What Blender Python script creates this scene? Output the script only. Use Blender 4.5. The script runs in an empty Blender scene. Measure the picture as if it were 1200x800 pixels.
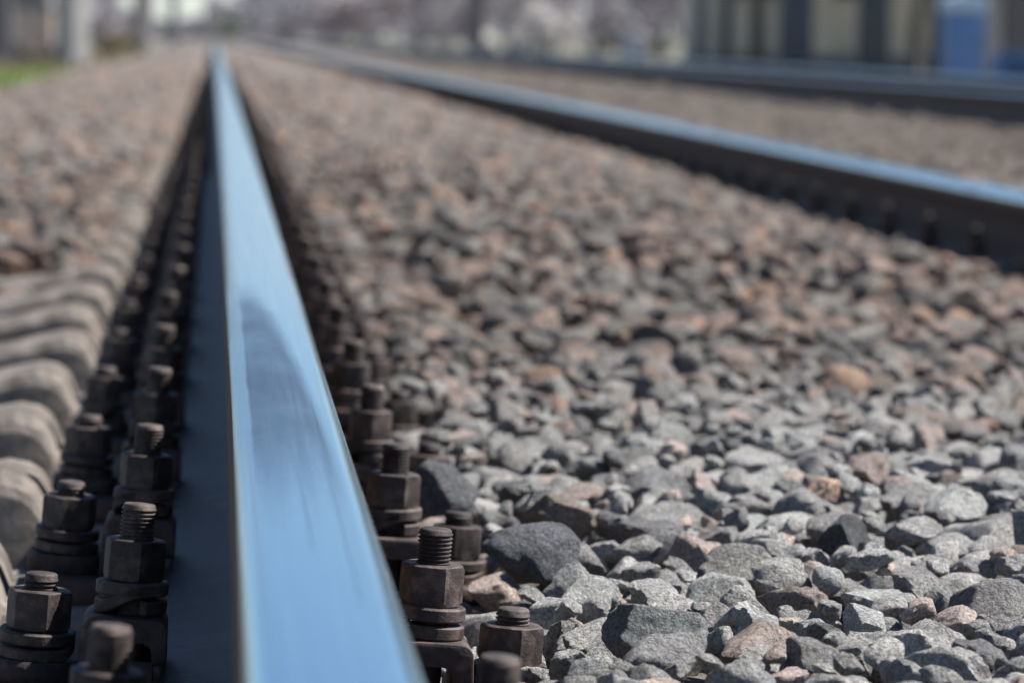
import bpy, bmesh, math, random
import numpy as np
from mathutils import Vector, Matrix, noise as mnoise

random.seed(11)
rng = np.random.default_rng(11)
scene = bpy.context.scene
COL = scene.collection
R = math.radians

# ------------------------------------------------------------------ camera
F_PX = 4326.0            # focal length in pixels of a 1200 px wide picture
CAM_Z = 0.695
VPX, VPY = 252.0, 42.0
ROLL = R(0.55)
_u, _v = VPX - 600.0, 400.0 - VPY
_u2 = _u * math.cos(ROLL) - _v * math.sin(ROLL)
_v2 = _u * math.sin(ROLL) + _v * math.cos(ROLL)
PITCH = math.atan2(_v2, F_PX)
YAW = math.atan(-_u2 * math.cos(PITCH) / F_PX)
cam_data = bpy.data.cameras.new('camera')
cam = bpy.data.objects.new('camera', cam_data)
COL.objects.link(cam)
CAM_R = Matrix.Rotation(-YAW, 3, 'Z') @ Matrix.Rotation(R(90) - PITCH, 3, 'X') @ Matrix.Rotation(ROLL, 3, 'Z')
cam.matrix_world = Matrix.Translation((0, 0, CAM_Z)) @ CAM_R.to_4x4()
cam_data.sensor_width = 36.0
cam_data.lens = F_PX / 1200 * 36.0
cam_data.clip_start = 0.05
cam_data.clip_end = 8000
cam_data.dof.use_dof = True
cam_data.dof.focus_distance = 2.46
cam_data.dof.aperture_fstop = 8.4
cam_data.dof.aperture_blades = 9
scene.camera = cam

# ------------------------------------------------------------------ light
SUN_EL, SUN_AZ = R(49), R(80)        # azimuth clockwise from +Y (down the track)
world = bpy.data.worlds.new('World')
scene.world = world
world.use_nodes = True
wn, wl = world.node_tree.nodes, world.node_tree.links
sky = wn.new('ShaderNodeTexSky')
sky.sky_type = 'NISHITA'
sky.sun_disc = False
sky.sun_elevation = SUN_EL
sky.sun_rotation = SUN_AZ
sky.air_density = 0.7
sky.dust_density = 0.0
sky.ozone_density = 2.0
bg = wn['Background']
bg.inputs['Strength'].default_value = 0.062
wl.new(sky.outputs['Color'], bg.inputs['Color'])
sun_dir = Vector((math.cos(SUN_EL) * math.sin(SUN_AZ), math.cos(SUN_EL) * math.cos(SUN_AZ), math.sin(SUN_EL)))
sl = bpy.data.lights.new('sun', 'SUN')
sl.energy = 5.0
sl.angle = R(0.53)
sl.color = (1.0, 0.95, 0.88)
so = bpy.data.objects.new('sun', sl)
so.rotation_euler = sun_dir.to_track_quat('Z', 'Y').to_euler()
COL.objects.link(so)
scene.view_settings.view_transform = 'Standard'
scene.view_settings.look = 'None'
scene.view_settings.gamma = 1.0
scene.view_settings.exposure = 0.98
scene.cycles.use_denoising = True
scene.cycles.max_bounces = 6
scene.cycles.diffuse_bounces = 1
scene.cycles.glossy_bounces = 3

# ------------------------------------------------------------------ helpers
def at(px, py, H=None, d=None):
    """World point seen at a pixel of the 1200x800 picture, at a depth below the lens or at a distance."""
    v = CAM_R @ Vector(((px - 600) / F_PX, (400 - py) / F_PX, -1.0))
    t = (-H / v.z) if H is not None else d / v.y
    return Vector((v.x * t, v.y * t, CAM_Z + v.z * t))

class MB:
    def __init__(self):
        self.v, self.f, self.m = [], [], []
    def add(self, verts, faces, mi=0):
        n = len(self.v)
        self.v += [tuple(p) for p in verts]
        self.f += [tuple(i + n for i in q) for q in faces]
        self.m += [mi] * len(faces)
        return self
    def box(self, x0, x1, y0, y1, z0, z1, mi=0):
        p = [(x, y, z) for z in (z0, z1) for y in (y0, y1) for x in (x0, x1)]
        return self.add(p, [(0, 2, 3, 1), (4, 5, 7, 6), (0, 1, 5, 4), (2, 6, 7, 3), (0, 4, 6, 2), (1, 3, 7, 5)], mi)
    def prism_y(self, prof, y0, y1, mi=0, flip=False):
        n = len(prof)
        if sum(prof[i][0] * prof[(i + 1) % n][1] - prof[(i + 1) % n][0] * prof[i][1] for i in range(n)) < 0:
            prof = prof[::-1]
        p = [(x, y0, z) for x, z in prof] + [(x, y1, z) for x, z in prof]
        f = [tuple(range(n)), tuple(range(2 * n - 1, n - 1, -1))]
        f += [(i, i + n, (i + 1) % n + n, (i + 1) % n) for i in range(n)]
        return self.add(p, f, mi)
    def lathe(self, prof, seg=28, cx=0, cy=0, mi=0, closed=True):
        p, f = [], []
        for r, z in prof:
            for k in range(seg):
                a = 2 * math.pi * k / seg
                p.append((cx + r * math.cos(a), cy + r * math.sin(a), z))
        for j in range(len(prof) - 1):
            for k in range(seg):
                k2 = (k + 1) % seg
                f.append((j * seg + k, j * seg + k2, (j + 1) * seg + k2, (j + 1) * seg + k))
        if closed:
            f.append(tuple(range(seg - 1, -1, -1)))
            f.append(tuple((len(prof) - 1) * seg + k for k in range(seg)))
        return self.add(p, f, mi)
    def tube(self, pts, radii, seg=8, mi=0):
        p, f = [], []
        n = len(pts)
        for i, c in enumerate(pts):
            c = Vector(c)
            t = (Vector(pts[min(i + 1, n - 1)]) - Vector(pts[max(i - 1, 0)])).normalized()
            a = t.orthogonal().normalized()
            b = t.cross(a)
            for k in range(seg):
                w = 2 * math.pi * k / seg
                p.append(c + (a * math.cos(w) + b * math.sin(w)) * radii[i])
        for i in range(n - 1):
            for k in range(seg):
                k2 = (k + 1) % seg
                f.append((i * seg + k, i * seg + k2, (i + 1) * seg + k2, (i + 1) * seg + k))
        f.append(tuple(range(seg - 1, -1, -1)))
        f.append(tuple((n - 1) * seg + k for k in range(seg)))
        return self.add(p, f, mi)
    def mesh(self, name, mats, bevel=0.0, bseg=2, smooth=R(38)):
        me = bpy.data.meshes.new(name)
        me.from_pydata(self.v, [], self.f)
        mats = mats if isinstance(mats, (list, tuple)) else [mats]
        for m in mats:
            me.materials.append(m)
        me.polygons.foreach_set('material_index', self.m)
        if bevel or True:
            bm = bmesh.new()
            bm.from_mesh(me)
            bmesh.ops.recalc_face_normals(bm, faces=bm.faces)
            if bevel:
                ed = [e for e in bm.edges if len(e.link_faces) == 2 and e.calc_face_angle(0) > R(35)]
                bmesh.ops.bevel(bm, geom=ed, offset=bevel, segments=bseg, affect='EDGES', profile=0.6, clamp_overlap=True)
            bm.to_mesh(me)
            bm.free()
        if smooth:
            me.polygons.foreach_set('use_smooth', [True] * len(me.polygons))
            me.set_sharp_from_angle(angle=smooth)
        me.update()
        return me
    def build(self, name, mats, parent=None, bevel=0.0, bseg=2, smooth=R(38)):
        return link(name, self.mesh(name, mats, bevel, bseg, smooth), parent)

def link(name, me, parent=None):
    o = bpy.data.objects.new(name, me)
    COL.objects.link(o)
    if parent:
        o.parent = parent
    return o

def empty(name, loc=(0, 0, 0)):
    o = bpy.data.objects.new(name, None)
    o.empty_display_size = 0.1
    o.location = loc
    COL.objects.link(o)
    return o

def tag(o, label=None, cat=None, group=None, kind=None):
    if label: o['label'] = label
    if cat: o['category'] = cat
    if group: o['group'] = group
    if kind: o['kind'] = kind
    return o

def copy_tree(o, parent=None):
    c = o.copy()
    COL.objects.link(c)
    if parent:
        c.parent = parent
    for ch in [k for k in bpy.data.objects if k.parent == o]:
        copy_tree(ch, c)
    return c

# ------------------------------------------------------------------ materials
def mat(name, col=(0.5, 0.5, 0.5), rough=0.8, metal=0.0, var=0.0, var_scale=8.0, bump=0.0, bump_scale=60.0,
        col2=None, col2_scale=10.0, col2_lo=0.5, col2_hi=0.65, spec=0.5, stretch=None, objvar=0.0):
    m = bpy.data.materials.new(name)
    m.use_nodes = True
    nt = m.node_tree
    N, L = nt.nodes, nt.links
    b = N['Principled BSDF']
    b.inputs['Roughness'].default_value = rough
    b.inputs['Metallic'].default_value = metal
    b.inputs['Specular IOR Level'].default_value = spec
    tc = N.new('ShaderNodeTexCoord')
    mp = N.new('ShaderNodeMapping')
    L.new(tc.outputs['Object'], mp.inputs['Vector'])
    if stretch: mp.inputs['Scale'].default_value = stretch
    vec = mp.outputs['Vector']
    def noise(scale, detail=5, rough_=0.6):
        n = N.new('ShaderNodeTexNoise')
        n.inputs['Scale'].default_value = scale
        n.inputs['Detail'].default_value = detail
        n.inputs['Roughness'].default_value = rough_
        L.new(vec, n.inputs['Vector'])
        return n.outputs['Fac']
    def mapr(sock, a, b_, c, d):
        r = N.new('ShaderNodeMapRange')
        for i, v in enumerate((a, b_, c, d)):
            r.inputs[1 + i].default_value = v
        L.new(sock, r.inputs[0])
        return r.outputs[0]
    def mix(fac, a, b_, mode='MIX'):
        x = N.new('ShaderNodeMix')
        x.data_type = 'RGBA'
        x.blend_type = mode
        for s, v in ((x.inputs[0], fac), (x.inputs[6], a), (x.inputs[7], b_)):
            if hasattr(v, 'links'): L.new(v, s)
            elif isinstance(v, (int, float)): s.default_value = v
            else: s.default_value = (*v, 1)
        return x.outputs[2]
    c = (*col, 1)
    out = None
    if col2:
        out = mix(mapr(noise(col2_scale), col2_lo, col2_hi, 0, 1), col, col2)
    if var:
        k = mapr(noise(var_scale, 6, 0.65), 0.3, 0.7, 1 - var, 1 + var)
        g = N.new('ShaderNodeCombineColor')
        for i in range(3): L.new(k, g.inputs[i])
        out = mix(1.0, out if out else col, g.outputs[0], 'MULTIPLY')
    if objvar:
        oi = N.new('ShaderNodeObjectInfo')
        k2 = mapr(oi.outputs['Random'], 0, 1, 1 - objvar, 1 + objvar)
        g2 = N.new('ShaderNodeCombineColor')
        for i in range(3): L.new(k2, g2.inputs[i])
        out = mix(1.0, out if out else col, g2.outputs[0], 'MULTIPLY')
    if out: L.new(out, b.inputs['Base Color'])
    else: b.inputs['Base Color'].default_value = c
    if bump:
        bp = N.new('ShaderNodeBump')
        bp.inputs['Strength'].default_value = bump
        bp.inputs['Distance'].default_value = 0.3 / bump_scale
        L.new(noise(bump_scale, 8, 0.7), bp.inputs['Height'])
        L.new(bp.outputs[0], b.inputs['Normal'])
    m['h'] = 1
    return m

M = {}
M['rust'] = mat('rusted_steel', (0.072, 0.050, 0.042), 0.7, 0.0, 0.35, 60, 0.5, 260, (0.075, 0.048, 0.036), 30, 0.5, 0.7, spec=0.3)
M['bolt'] = mat('weathered_bolt_steel', (0.042, 0.031, 0.029), 0.60, 0.1, 0.45, 110, 1.0, 300, (0.115, 0.083, 0.070), 70, 0.47, 0.64, objvar=0.4)
M['clip'] = mat('weathered_clip_steel', (0.040, 0.029, 0.027), 0.66, 0.1, 0.45, 80, 1.0, 240, (0.11, 0.078, 0.065), 55, 0.48, 0.66, objvar=0.35)
M['foot'] = mat('rail_foot_steel', (0.012, 0.016, 0.022), 0.46, 0.1, 0.5, 25, 0.8, 160, (0.045, 0.036, 0.032), 17, 0.53, 0.66, spec=0.35)
M['concrete'] = mat('sleeper_concrete', (0.205, 0.182, 0.163), 0.92, 0, 0.55, 24, 1.0, 60, (0.10, 0.085, 0.075), 13, 0.45, 0.6)
M['mast'] = mat('mast_concrete', (0.34, 0.335, 0.32), 0.85, 0, 0.18, 3, 0.3, 40, (0.32, 0.32, 0.31), 2, 0.5, 0.7)
M['navy'] = mat('navy_paint', (0.012, 0.036, 0.066), 0.5, 0, 0.2, 6)
M['teal'] = mat('dark_teal_paint', (0.014, 0.04, 0.052), 0.5, 0, 0.2, 6)
M['blue'] = mat('blue_paint', (0.10, 0.23, 0.48), 0.5, 0, 0.12, 5)
M['blue_hi'] = mat('bright_blue_paint', (0.02, 0.14, 0.42), 0.5, 0, 0.12, 5)
M['pale'] = mat('pale_paint', (0.55, 0.50, 0.52), 0.6, 0, 0.1, 5)
M['plaster'] = mat('plaster_wall', (0.80, 0.70, 0.54), 0.9, 0, 0.25, 0.9, 0.3, 20, (0.68, 0.61, 0.48), 0.5, 0.45, 0.65, stretch=(1, 1, 0.25))
M['wallbase'] = mat('plinth_render', (0.16, 0.17, 0.19), 0.9, 0, 0.2, 2)
M['roofing'] = mat('roof_sheet', (0.16, 0.15, 0.16), 0.7, 0, 0.2, 3)
M['glass'] = mat('window_glass', (0.03, 0.04, 0.05), 0.08)
M['tanwall'] = mat('tan_wall', (0.58, 0.42, 0.30), 0.9, 0, 0.3, 1.2, 0.3, 20, (0.50, 0.42, 0.34), 0.8, 0.45, 0.6)
M['greyshed'] = mat('grey_shed_boards', (0.20, 0.20, 0.21), 0.85, 0, 0.2, 2, stretch=(3, 3, 0.4))
M['bark'] = mat('bark', (0.10, 0.085, 0.075), 0.95, 0, 0.4, 5, 0.6, 25, stretch=(1, 1, 0.3))
M['twig'] = mat('bare_twigs', (0.26, 0.235, 0.25), 0.95, 0, 0.3, 0.6)
M['twig_brown'] = mat('brown_twigs', (0.22, 0.17, 0.17), 0.95, 0, 0.3, 0.6)
M['leaf'] = mat('young_leaves', (0.10, 0.13, 0.07), 0.8, 0, 0.35, 0.7)
M['evergreen'] = mat('evergreen_leaves', (0.045, 0.06, 0.05), 0.85, 0, 0.35, 0.6)
M['blossom'] = mat('white_blossom', (0.72, 0.68, 0.66), 0.9, 0, 0.15, 1.5)
M['grass_green'] = mat('green_grass', (0.23, 0.32, 0.06), 0.75, 0, 0.35, 1.5)
M['grass_dry'] = mat('dry_grass', (0.24, 0.20, 0.10), 0.85, 0, 0.35, 0.8)
M['far_wood'] = mat('far_bare_wood', (0.22, 0.205, 0.235), 0.95, 0, 0.25, 0.05)

def rail_top_material(name, film):
    """Polished running surface of a rail; film = (y0, y1) of the greasy dull patch in world metres, or None."""
    m = bpy.data.materials.new(name)
    m.use_nodes = True
    N, L = m.node_tree.nodes, m.node_tree.links
    b = N['Principled BSDF']
    b.inputs['Metallic'].default_value = 1.0
    tc = N.new('ShaderNodeTexCoord')
    def mapping(s):
        mp = N.new('ShaderNodeMapping'); mp.inputs['Scale'].default_value = s
        L.new(tc.outputs['Object'], mp.inputs['Vector']); return mp.outputs[0]
    def noise(vec, sc, det=4, ro=0.6):
        n = N.new('ShaderNodeTexNoise'); n.inputs['Scale'].default_value = sc
        n.inputs['Detail'].default_value = det; n.inputs['Roughness'].default_value = ro
        L.new(vec, n.inputs['Vector']); return n.outputs['Fac']
    def ss(sock, a, b_, c=0.0, d=1.0, smooth=True):
        r = N.new('ShaderNodeMapRange'); r.interpolation_type = 'SMOOTHSTEP' if smooth else 'LINEAR'
        for i, v in enumerate((a, b_, c, d)): r.inputs[1 + i].default_value = v
        L.new(sock, r.inputs[0]); return r.outputs[0]
    def math_(op, a, b_=None):
        x = N.new('ShaderNodeMath'); x.operation = op
        for i, v in enumerate((a, b_)):
            if v is None: continue
            if hasattr(v, 'links'): L.new(v, x.inputs[i])
            else: x.inputs[i].default_value = v
        return x.outputs[0]
    def mixc(f, a, b_):
        x = N.new('ShaderNodeMix'); x.data_type = 'RGBA'
        for s, v in ((x.inputs[0], f), (x.inputs[6], a), (x.inputs[7], b_)):
            if hasattr(v, 'links'): L.new(v, s)
            else: s.default_value = v if isinstance(v, (int, float)) else (*v, 1)
        return x.outputs[2]
    sep = N.new('ShaderNodeSeparateXYZ')
    L.new(tc.outputs['Object'], sep.inputs[0])
    X, Y = sep.outputs[0], sep.outputs[1]
    streak = noise(mapping((260, 2.2, 1)), 1.0, 5, 0.65)       # grinding streaks along the rail
    drip = noise(mapping((70, 1.4, 1)), 1.0, 3, 0.5)
    grain = noise(mapping((1, 1, 1)), 900, 2, 0.5)
    blot = noise(mapping((22, 6, 1)), 1.0, 3, 0.5)
    if film:
        y0, y1 = film
        # lower edge drips, upper edge is a curve that runs towards the camera along the gauge corner
        n1 = math_('MULTIPLY', math_('SUBTRACT', drip, 0.5), 0.40)
        yn = math_('ADD', Y, n1)
        lo = ss(yn, y0 - 0.20, y0 + 0.42)
        xr = math_('POWER', ss(X, -0.020, 0.033, 0, 1, False), 2.0)
        lim = math_('SUBTRACT', y1, math_('MULTIPLY', xr, 1.75))
        up = math_('SUBTRACT', 1.0, ss(math_('ADD', math_('SUBTRACT', Y, lim), math_('MULTIPLY', math_('SUBTRACT', blot, 0.5), 0.35)), -0.40, 0.14))
        band = math_('SUBTRACT', 1.0, ss(X, 0.017, 0.027))
        f = math_('MULTIPLY', math_('MULTIPLY', lo, up), band)
        f = math_('MULTIPLY', f, ss(blot, 0.25, 0.6, 0.8, 1.0))
        # two thin drips running towards the camera, and an edge highlight put into the colour on the field side
        for dx, ya, yb in ((-0.0005, 1.72, 2.15), (0.0165, 1.55, 2.15)):
            w_ = math_('MULTIPLY', math_('SUBTRACT', blot, 0.5), 0.004)
            xd = math_('ABSOLUTE', math_('SUBTRACT', math_('ADD', X, w_), dx))
            ln = math_('MULTIPLY', math_('SUBTRACT', 1.0, ss(xd, 0.0002, 0.0011)), math_('MULTIPLY', ss(Y, ya, ya + 0.1), math_('SUBTRACT', 1.0, ss(Y, yb, yb + 0.1))))
            f = math_('MAXIMUM', f, math_('MULTIPLY', ln, 0.55))
        edge = math_('SUBTRACT', 1.0, ss(math_('ADD', X, math_('MULTIPLY', math_('SUBTRACT', blot, 0.5), 0.003)), -0.0265, -0.0235))
        f = math_('MULTIPLY', f, math_('SUBTRACT', 1.0, math_('MULTIPLY', edge, 0.75)))
    else:
        f = ss(blot, 0.5, 0.75, 0.0, 0.5)
    glare_col = mixc(ss(Y, 2.6, 4.2), (0.60, 0.88, 1.0), (0.84, 0.98, 1.0))  # steel whitened further off: reflected sky glare put into the colour
    base = mixc(f, glare_col, (0.17, 0.25, 0.33))
    # fine bright flecks and streaks
    k = ss(streak, 0.35, 0.7, 0.86, 1.08, False)
    g = N.new('ShaderNodeCombineColor')
    for i in range(3): L.new(k, g.inputs[i])
    mm = N.new('ShaderNodeMix'); mm.data_type = 'RGBA'; mm.blend_type = 'MULTIPLY'; mm.inputs[0].default_value = 1
    L.new(base, mm.inputs[6]); L.new(g.outputs[0], mm.inputs[7])
    fl = math_('MULTIPLY', ss(grain, 0.64, 0.74), f)
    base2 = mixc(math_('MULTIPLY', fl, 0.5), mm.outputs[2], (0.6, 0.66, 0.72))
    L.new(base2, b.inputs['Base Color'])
    ro = math_('ADD', math_('MULTIPLY', f, 0.20), ss(streak, 0.3, 0.7, 0.13, 0.24, False))
    L.new(ro, b.inputs['Roughness'])
    bp = N.new('ShaderNodeBump'); bp.inputs['Strength'].default_value = 0.12; bp.inputs['Distance'].default_value = 0.0006
    hsum = math_('ADD', streak, math_('MULTIPLY', math_('MULTIPLY', grain, f), 1.4))
    if not film:
        wv = noise(mapping((8, 2.4, 1)), 1.0, 2, 0.5)
        hsum = math_('ADD', hsum, math_('MULTIPLY', wv, 60.0))
    L.new(hsum, bp.inputs['Height']); L.new(bp.outputs[0], b.inputs['Normal'])
    return m

def stone_material():
    m = bpy.data.materials.new('crushed_stone')
    m.use_nodes = True
    N, L = m.node_tree.nodes, m.node_tree.links
    b = N['Principled BSDF']
    b.inputs['Roughness'].default_value = 0.88
    b.inputs['Specular IOR Level'].default_value = 0.35
    at_ = N.new('ShaderNodeAttribute'); at_.attribute_name = 'tint'
    tc = N.new('ShaderNodeTexCoord')
    def noise(sc, det, ro):
        n = N.new('ShaderNodeTexNoise'); n.inputs['Scale'].default_value = sc
        n.inputs['Detail'].default_value = det; n.inputs['Roughness'].default_value = ro
        L.new(tc.outputs['Object'], n.inputs['Vector']); return n.outputs['Fac']
    def mr(s, a, b_, c, d):
        r = N.new('ShaderNodeMapRange')
        for i, v in enumerate((a, b_, c, d)): r.inputs[1 + i].default_value = v
        L.new(s, r.inputs[0]); return r.outputs[0]
    big = mr(noise(45, 4, 0.6), 0.3, 0.7, 0.72, 1.25)
    fine = mr(noise(380, 3, 0.75), 0.32, 0.68, 0.42, 1.55)
    mu = N.new('ShaderNodeMath'); mu.operation = 'MULTIPLY'
    L.new(big, mu.inputs[0]); L.new(fine, mu.inputs[1])
    g = N.new('ShaderNodeCombineColor')
    for i in range(3): L.new(mu.outputs[0], g.inputs[i])
    x = N.new('ShaderNodeMix'); x.data_type = 'RGBA'; x.blend_type = 'MULTIPLY'; x.inputs[0].default_value = 1
    L.new(at_.outputs['Color'], x.inputs[6]); L.new(g.outputs[0], x.inputs[7])
    L.new(x.outputs[2], b.inputs['Base Color'])
    n1 = noise(160, 6, 0.72)
    n2 = noise(600, 4, 0.7)
    ad = N.new('ShaderNodeMath'); ad.operation = 'MULTIPLY_ADD'
    L.new(n2, ad.inputs[0]); ad.inputs[1].default_value = 0.35; L.new(n1, ad.inputs[2])
    bp = N.new('ShaderNodeBump'); bp.inputs['Strength'].default_value = 1.0; bp.inputs['Distance'].default_value = 0.014
    L.new(ad.outputs[0], bp.inputs['Height']); L.new(bp.outputs[0], b.inputs['Normal'])
    return m
M['stone'] = stone_material()

def gravel_ground_material(name, c1, c2, c3, scale):
    m = bpy.data.materials.new(name)
    m.use_nodes = True
    N, L = m.node_tree.nodes, m.node_tree.links
    b = N['Principled BSDF']; b.inputs['Roughness'].default_value = 0.95
    tc = N.new('ShaderNodeTexCoord')
    vo = N.new('ShaderNodeTexVoronoi'); vo.inputs['Scale'].default_value = scale
    L.new(tc.outputs['Object'], vo.inputs['Vector'])
    no = N.new('ShaderNodeTexNoise'); no.inputs['Scale'].default_value = 0.7; no.inputs['Detail'].default_value = 6
    L.new(tc.outputs['Object'], no.inputs['Vector'])
    cr = N.new('ShaderNodeValToRGB')
    e = cr.color_ramp.elements
    e[0].position, e[0].color = 0.1, (*c1, 1)
    e[1].position, e[1].color = 0.9, (*c2, 1)
    sx = N.new('ShaderNodeSeparateColor'); L.new(vo.outputs['Color'], sx.inputs[0])
    L.new(sx.outputs[0], cr.inputs[0])
    x = N.new('ShaderNodeMix'); x.data_type = 'RGBA'
    r = N.new('ShaderNodeMapRange'); r.inputs[1].default_value = 0.45; r.inputs[2].default_value = 0.68
    L.new(no.outputs['Fac'], r.inputs[0]); L.new(r.outputs[0], x.inputs[0])
    L.new(cr.outputs[0], x.inputs[6]); x.inputs[7].default_value = (*c3, 1)
    L.new(x.outputs[2], b.inputs['Base Color'])
    bp = N.new('ShaderNodeBump'); bp.inputs['Distance'].default_value = 0.02; bp.inputs['Strength'].default_value = 0.6
    bp.invert = True
    L.new(vo.outputs['Distance'], bp.inputs['Height']); L.new(bp.outputs[0], b.inputs['Normal'])
    return m

# ------------------------------------------------------------------ track layout
BASE_Z = 0.27
RAIL_H = 0.18
TILT = 0.05
X_BASE = 0.0395                     # foot centre of the near rail
X_BASE2, Z_DROP2 = 1.6475, 0.055    # second rail of the same track
X_BASE3, X_BASE4, Z_TR2 = 4.15, 5.745, -0.01
S = 0.5
Y0 = 2.40
FAST_Y = [Y0 + S * k for k in range(-1, 120)]

def gravel_top(x, y):
    """Height of the ballast surface (arrays)."""
    x = np.asarray(x, float); y = np.asarray(y, float)
    xs = [-400, -3.2, -2.2, -1.2, -0.6, -0.36, -0.15, -0.10, 0.17, 0.24, 0.5, 1.2, 1.5, 1.8, 2.3, 3.0, 3.8, 4.3, 5.6, 6.4, 7.4, 8.5, 400]
    zs = [0.13, 0.13, 0.15, 0.24, 0.235, 0.215, 0.200, 0.215, 0.246, 0.299, 0.308, 0.285, 0.215, 0.21, 0.245, 0.225, 0.225, 0.23, 0.23, 0.22, 0.16, 0.13, 0.13]
    z = np.interp(x, xs, zs)
    # further along the four-foot the sleepers beside the rail lie bare
    dip = np.clip((y - 5.0) / 1.5, 0, 1) * np.exp(-((x - 0.30) / 0.13) ** 2) * 0.04
    z = z + np.clip((y - 5.6) / 1.2, 0, 1) * np.interp(x, [-1.2, -0.6, -0.36, -0.22, -0.15], [0.03, 0.085, 0.108, 0.10, 0.03]) + np.clip((y - 7.5) / 3, 0, 1) * np.interp(x, [-0.9, -0.3, -0.16, -0.12], [0.0, 0.015, 0.02, 0.0])
    return z - dip + 0.008 * np.sin(x * 5.1 + 1.3 * y) * np.sin(y * 2.3 + 0.7) * (np.abs(x) < 3.0)

# ------------------------------------------------------------------ ground and ballast bed
M['earth'] = mat('dry_earth', (0.15, 0.125, 0.10), 0.95, 0, 0.3, 0.25, 0.4, 3, (0.12, 0.13, 0.06), 0.09, 0.42, 0.6)
M['bed'] = gravel_ground_material('ballast_fines', (0.085, 0.072, 0.066), (0.20, 0.17, 0.155), (0.12, 0.10, 0.09), 22)
g = MB()
gx = [-700, -400, -60, -12, -2.5, 7.8, 20, 80, 500, 900]
gy = [-60, 0, 12, 60, 200, 800, 1200]
g.add([(x, y, 0.10) for y in gy for x in gx], [(j * len(gx) + i, j * len(gx) + i + 1, (j + 1) * len(gx) + i + 1, (j + 1) * len(gx) + i) for j in range(len(gy) - 1) for i in range(len(gx) - 1)])
tag(g.build('ground', M['earth'], smooth=0), 'dry earth ground beside the railway', None, None, 'structure')

bx = np.array(sorted(set([-3.2, -2.7, -2.2, -1.7, -1.2] + [round(v, 3) for v in np.arange(-0.9, 2.45, 0.05)] + [2.7, 3.0, 3.4, 3.8, 4.0, 4.3, 4.9, 5.6, 5.9, 6.4, 6.9, 7.4, 8.0, 8.6])))
by = np.concatenate([np.arange(-1, 14, 0.12), np.arange(14, 60, 1.0), np.arange(60, 300, 12.0)])
GX, GY = np.meshgrid(bx, by)
GZ = gravel_top(GX, GY) - np.where(GY < 60, 0.05, 0.02)
GZ = np.where((np.abs(GX - 2.7) > 5.5), 0.09, GZ)
nb, ny = len(bx), len(by)
mb = MB()
mb.add(np.stack([GX, GY, GZ], -1).reshape(-1, 3).tolist(), [(j * nb + i, j * nb + i + 1, (j + 1) * nb + i + 1, (j + 1) * nb + i) for j in range(ny - 1) for i in range(nb - 1)])
tag(mb.build('ballast_bed', M['bed'], smooth=R(80)), 'bed of stone fines under the ballast', None, None, 'structure')

# ------------------------------------------------------------------ rails
def rail_profile():
    h = [(0.075, 0.0), (0.0755, 0.004), (0.0745, 0.0095), (0.071, 0.0112), (0.045, 0.0165), (0.022, 0.0235), (0.0135, 0.030),
         (0.0100, 0.043), (0.0092, 0.070), (0.0092, 0.100), (0.0105, 0.122), (0.0150, 0.1325), (0.0330, 0.1405), (0.0372, 0.1435), (0.0378, 0.148)]
    h.append((0.0370, 0.1655))
    for k in range(1, 8):                                  # gauge corner
        a = R(90) * k / 8
        h.append((0.0370 - 0.0145 * (1 - math.cos(a)), 0.1655 + 0.0130 * math.sin(a)))
    h += [(0.0225, 0.1785), (0.012, 0.1797), (0.0, 0.1800)]
    return h + [(-x, z) for x, z in h[-2::-1]]

PROF = rail_profile()
def make_rail(label, x, z, tilt, top_mat, y0=0.25, y1=320):
    mb = MB()
    n = len(PROF)
    ys = [y0] + [y for y in (1.0, 2.0, 3.0, 4.0, 6.0, 8.0, 12.0, 20.0, 40.0, 80.0, 160.0)] + [y1]
    mb.add([(px, y, pz) for y in ys for px, pz in PROF], [])
    for j in range(len(ys) - 1):
        for i in range(n):
            i2 = (i + 1) % n
            zc = (PROF[i][1] + PROF[i2][1]) / 2
            xc = (PROF[i][0] + PROF[i2][0]) / 2
            lim = 0.1700 if xc * (1 if tilt > 0 else -1) < 0 else 0.1655   # field side stays rusty lower down
            mi = 0 if zc > lim else (2 if (0.009 < zc < 0.027) else 1)
            mb.f.append((j * n + i, j * n + i2, (j + 1) * n + i2, (j + 1) * n + i)); mb.m.append(mi)
    mb.f.append(tuple(range(n))); mb.m.append(1)
    mb.f.append(tuple((len(ys) - 1) * n + i for i in range(n))); mb.m.append(1)
    o = mb.build('rail', [top_mat, M['rust'], M['foot']], smooth=R(50))
    o.location = (x, 0, z)
    o.rotation_euler = (0, tilt, 0)
    return tag(o, label, 'rail', 'rails of the two tracks')

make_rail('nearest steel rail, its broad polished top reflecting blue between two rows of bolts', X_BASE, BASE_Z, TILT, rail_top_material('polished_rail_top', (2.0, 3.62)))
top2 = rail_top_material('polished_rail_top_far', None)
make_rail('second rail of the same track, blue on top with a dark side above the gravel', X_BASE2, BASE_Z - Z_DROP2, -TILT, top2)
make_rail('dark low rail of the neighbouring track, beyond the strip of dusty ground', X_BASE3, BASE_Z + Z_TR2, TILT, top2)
make_rail('farthest rail, a thin blue grey line below the navy columns', X_BASE4, BASE_Z + Z_TR2, -TILT, top2)

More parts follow.
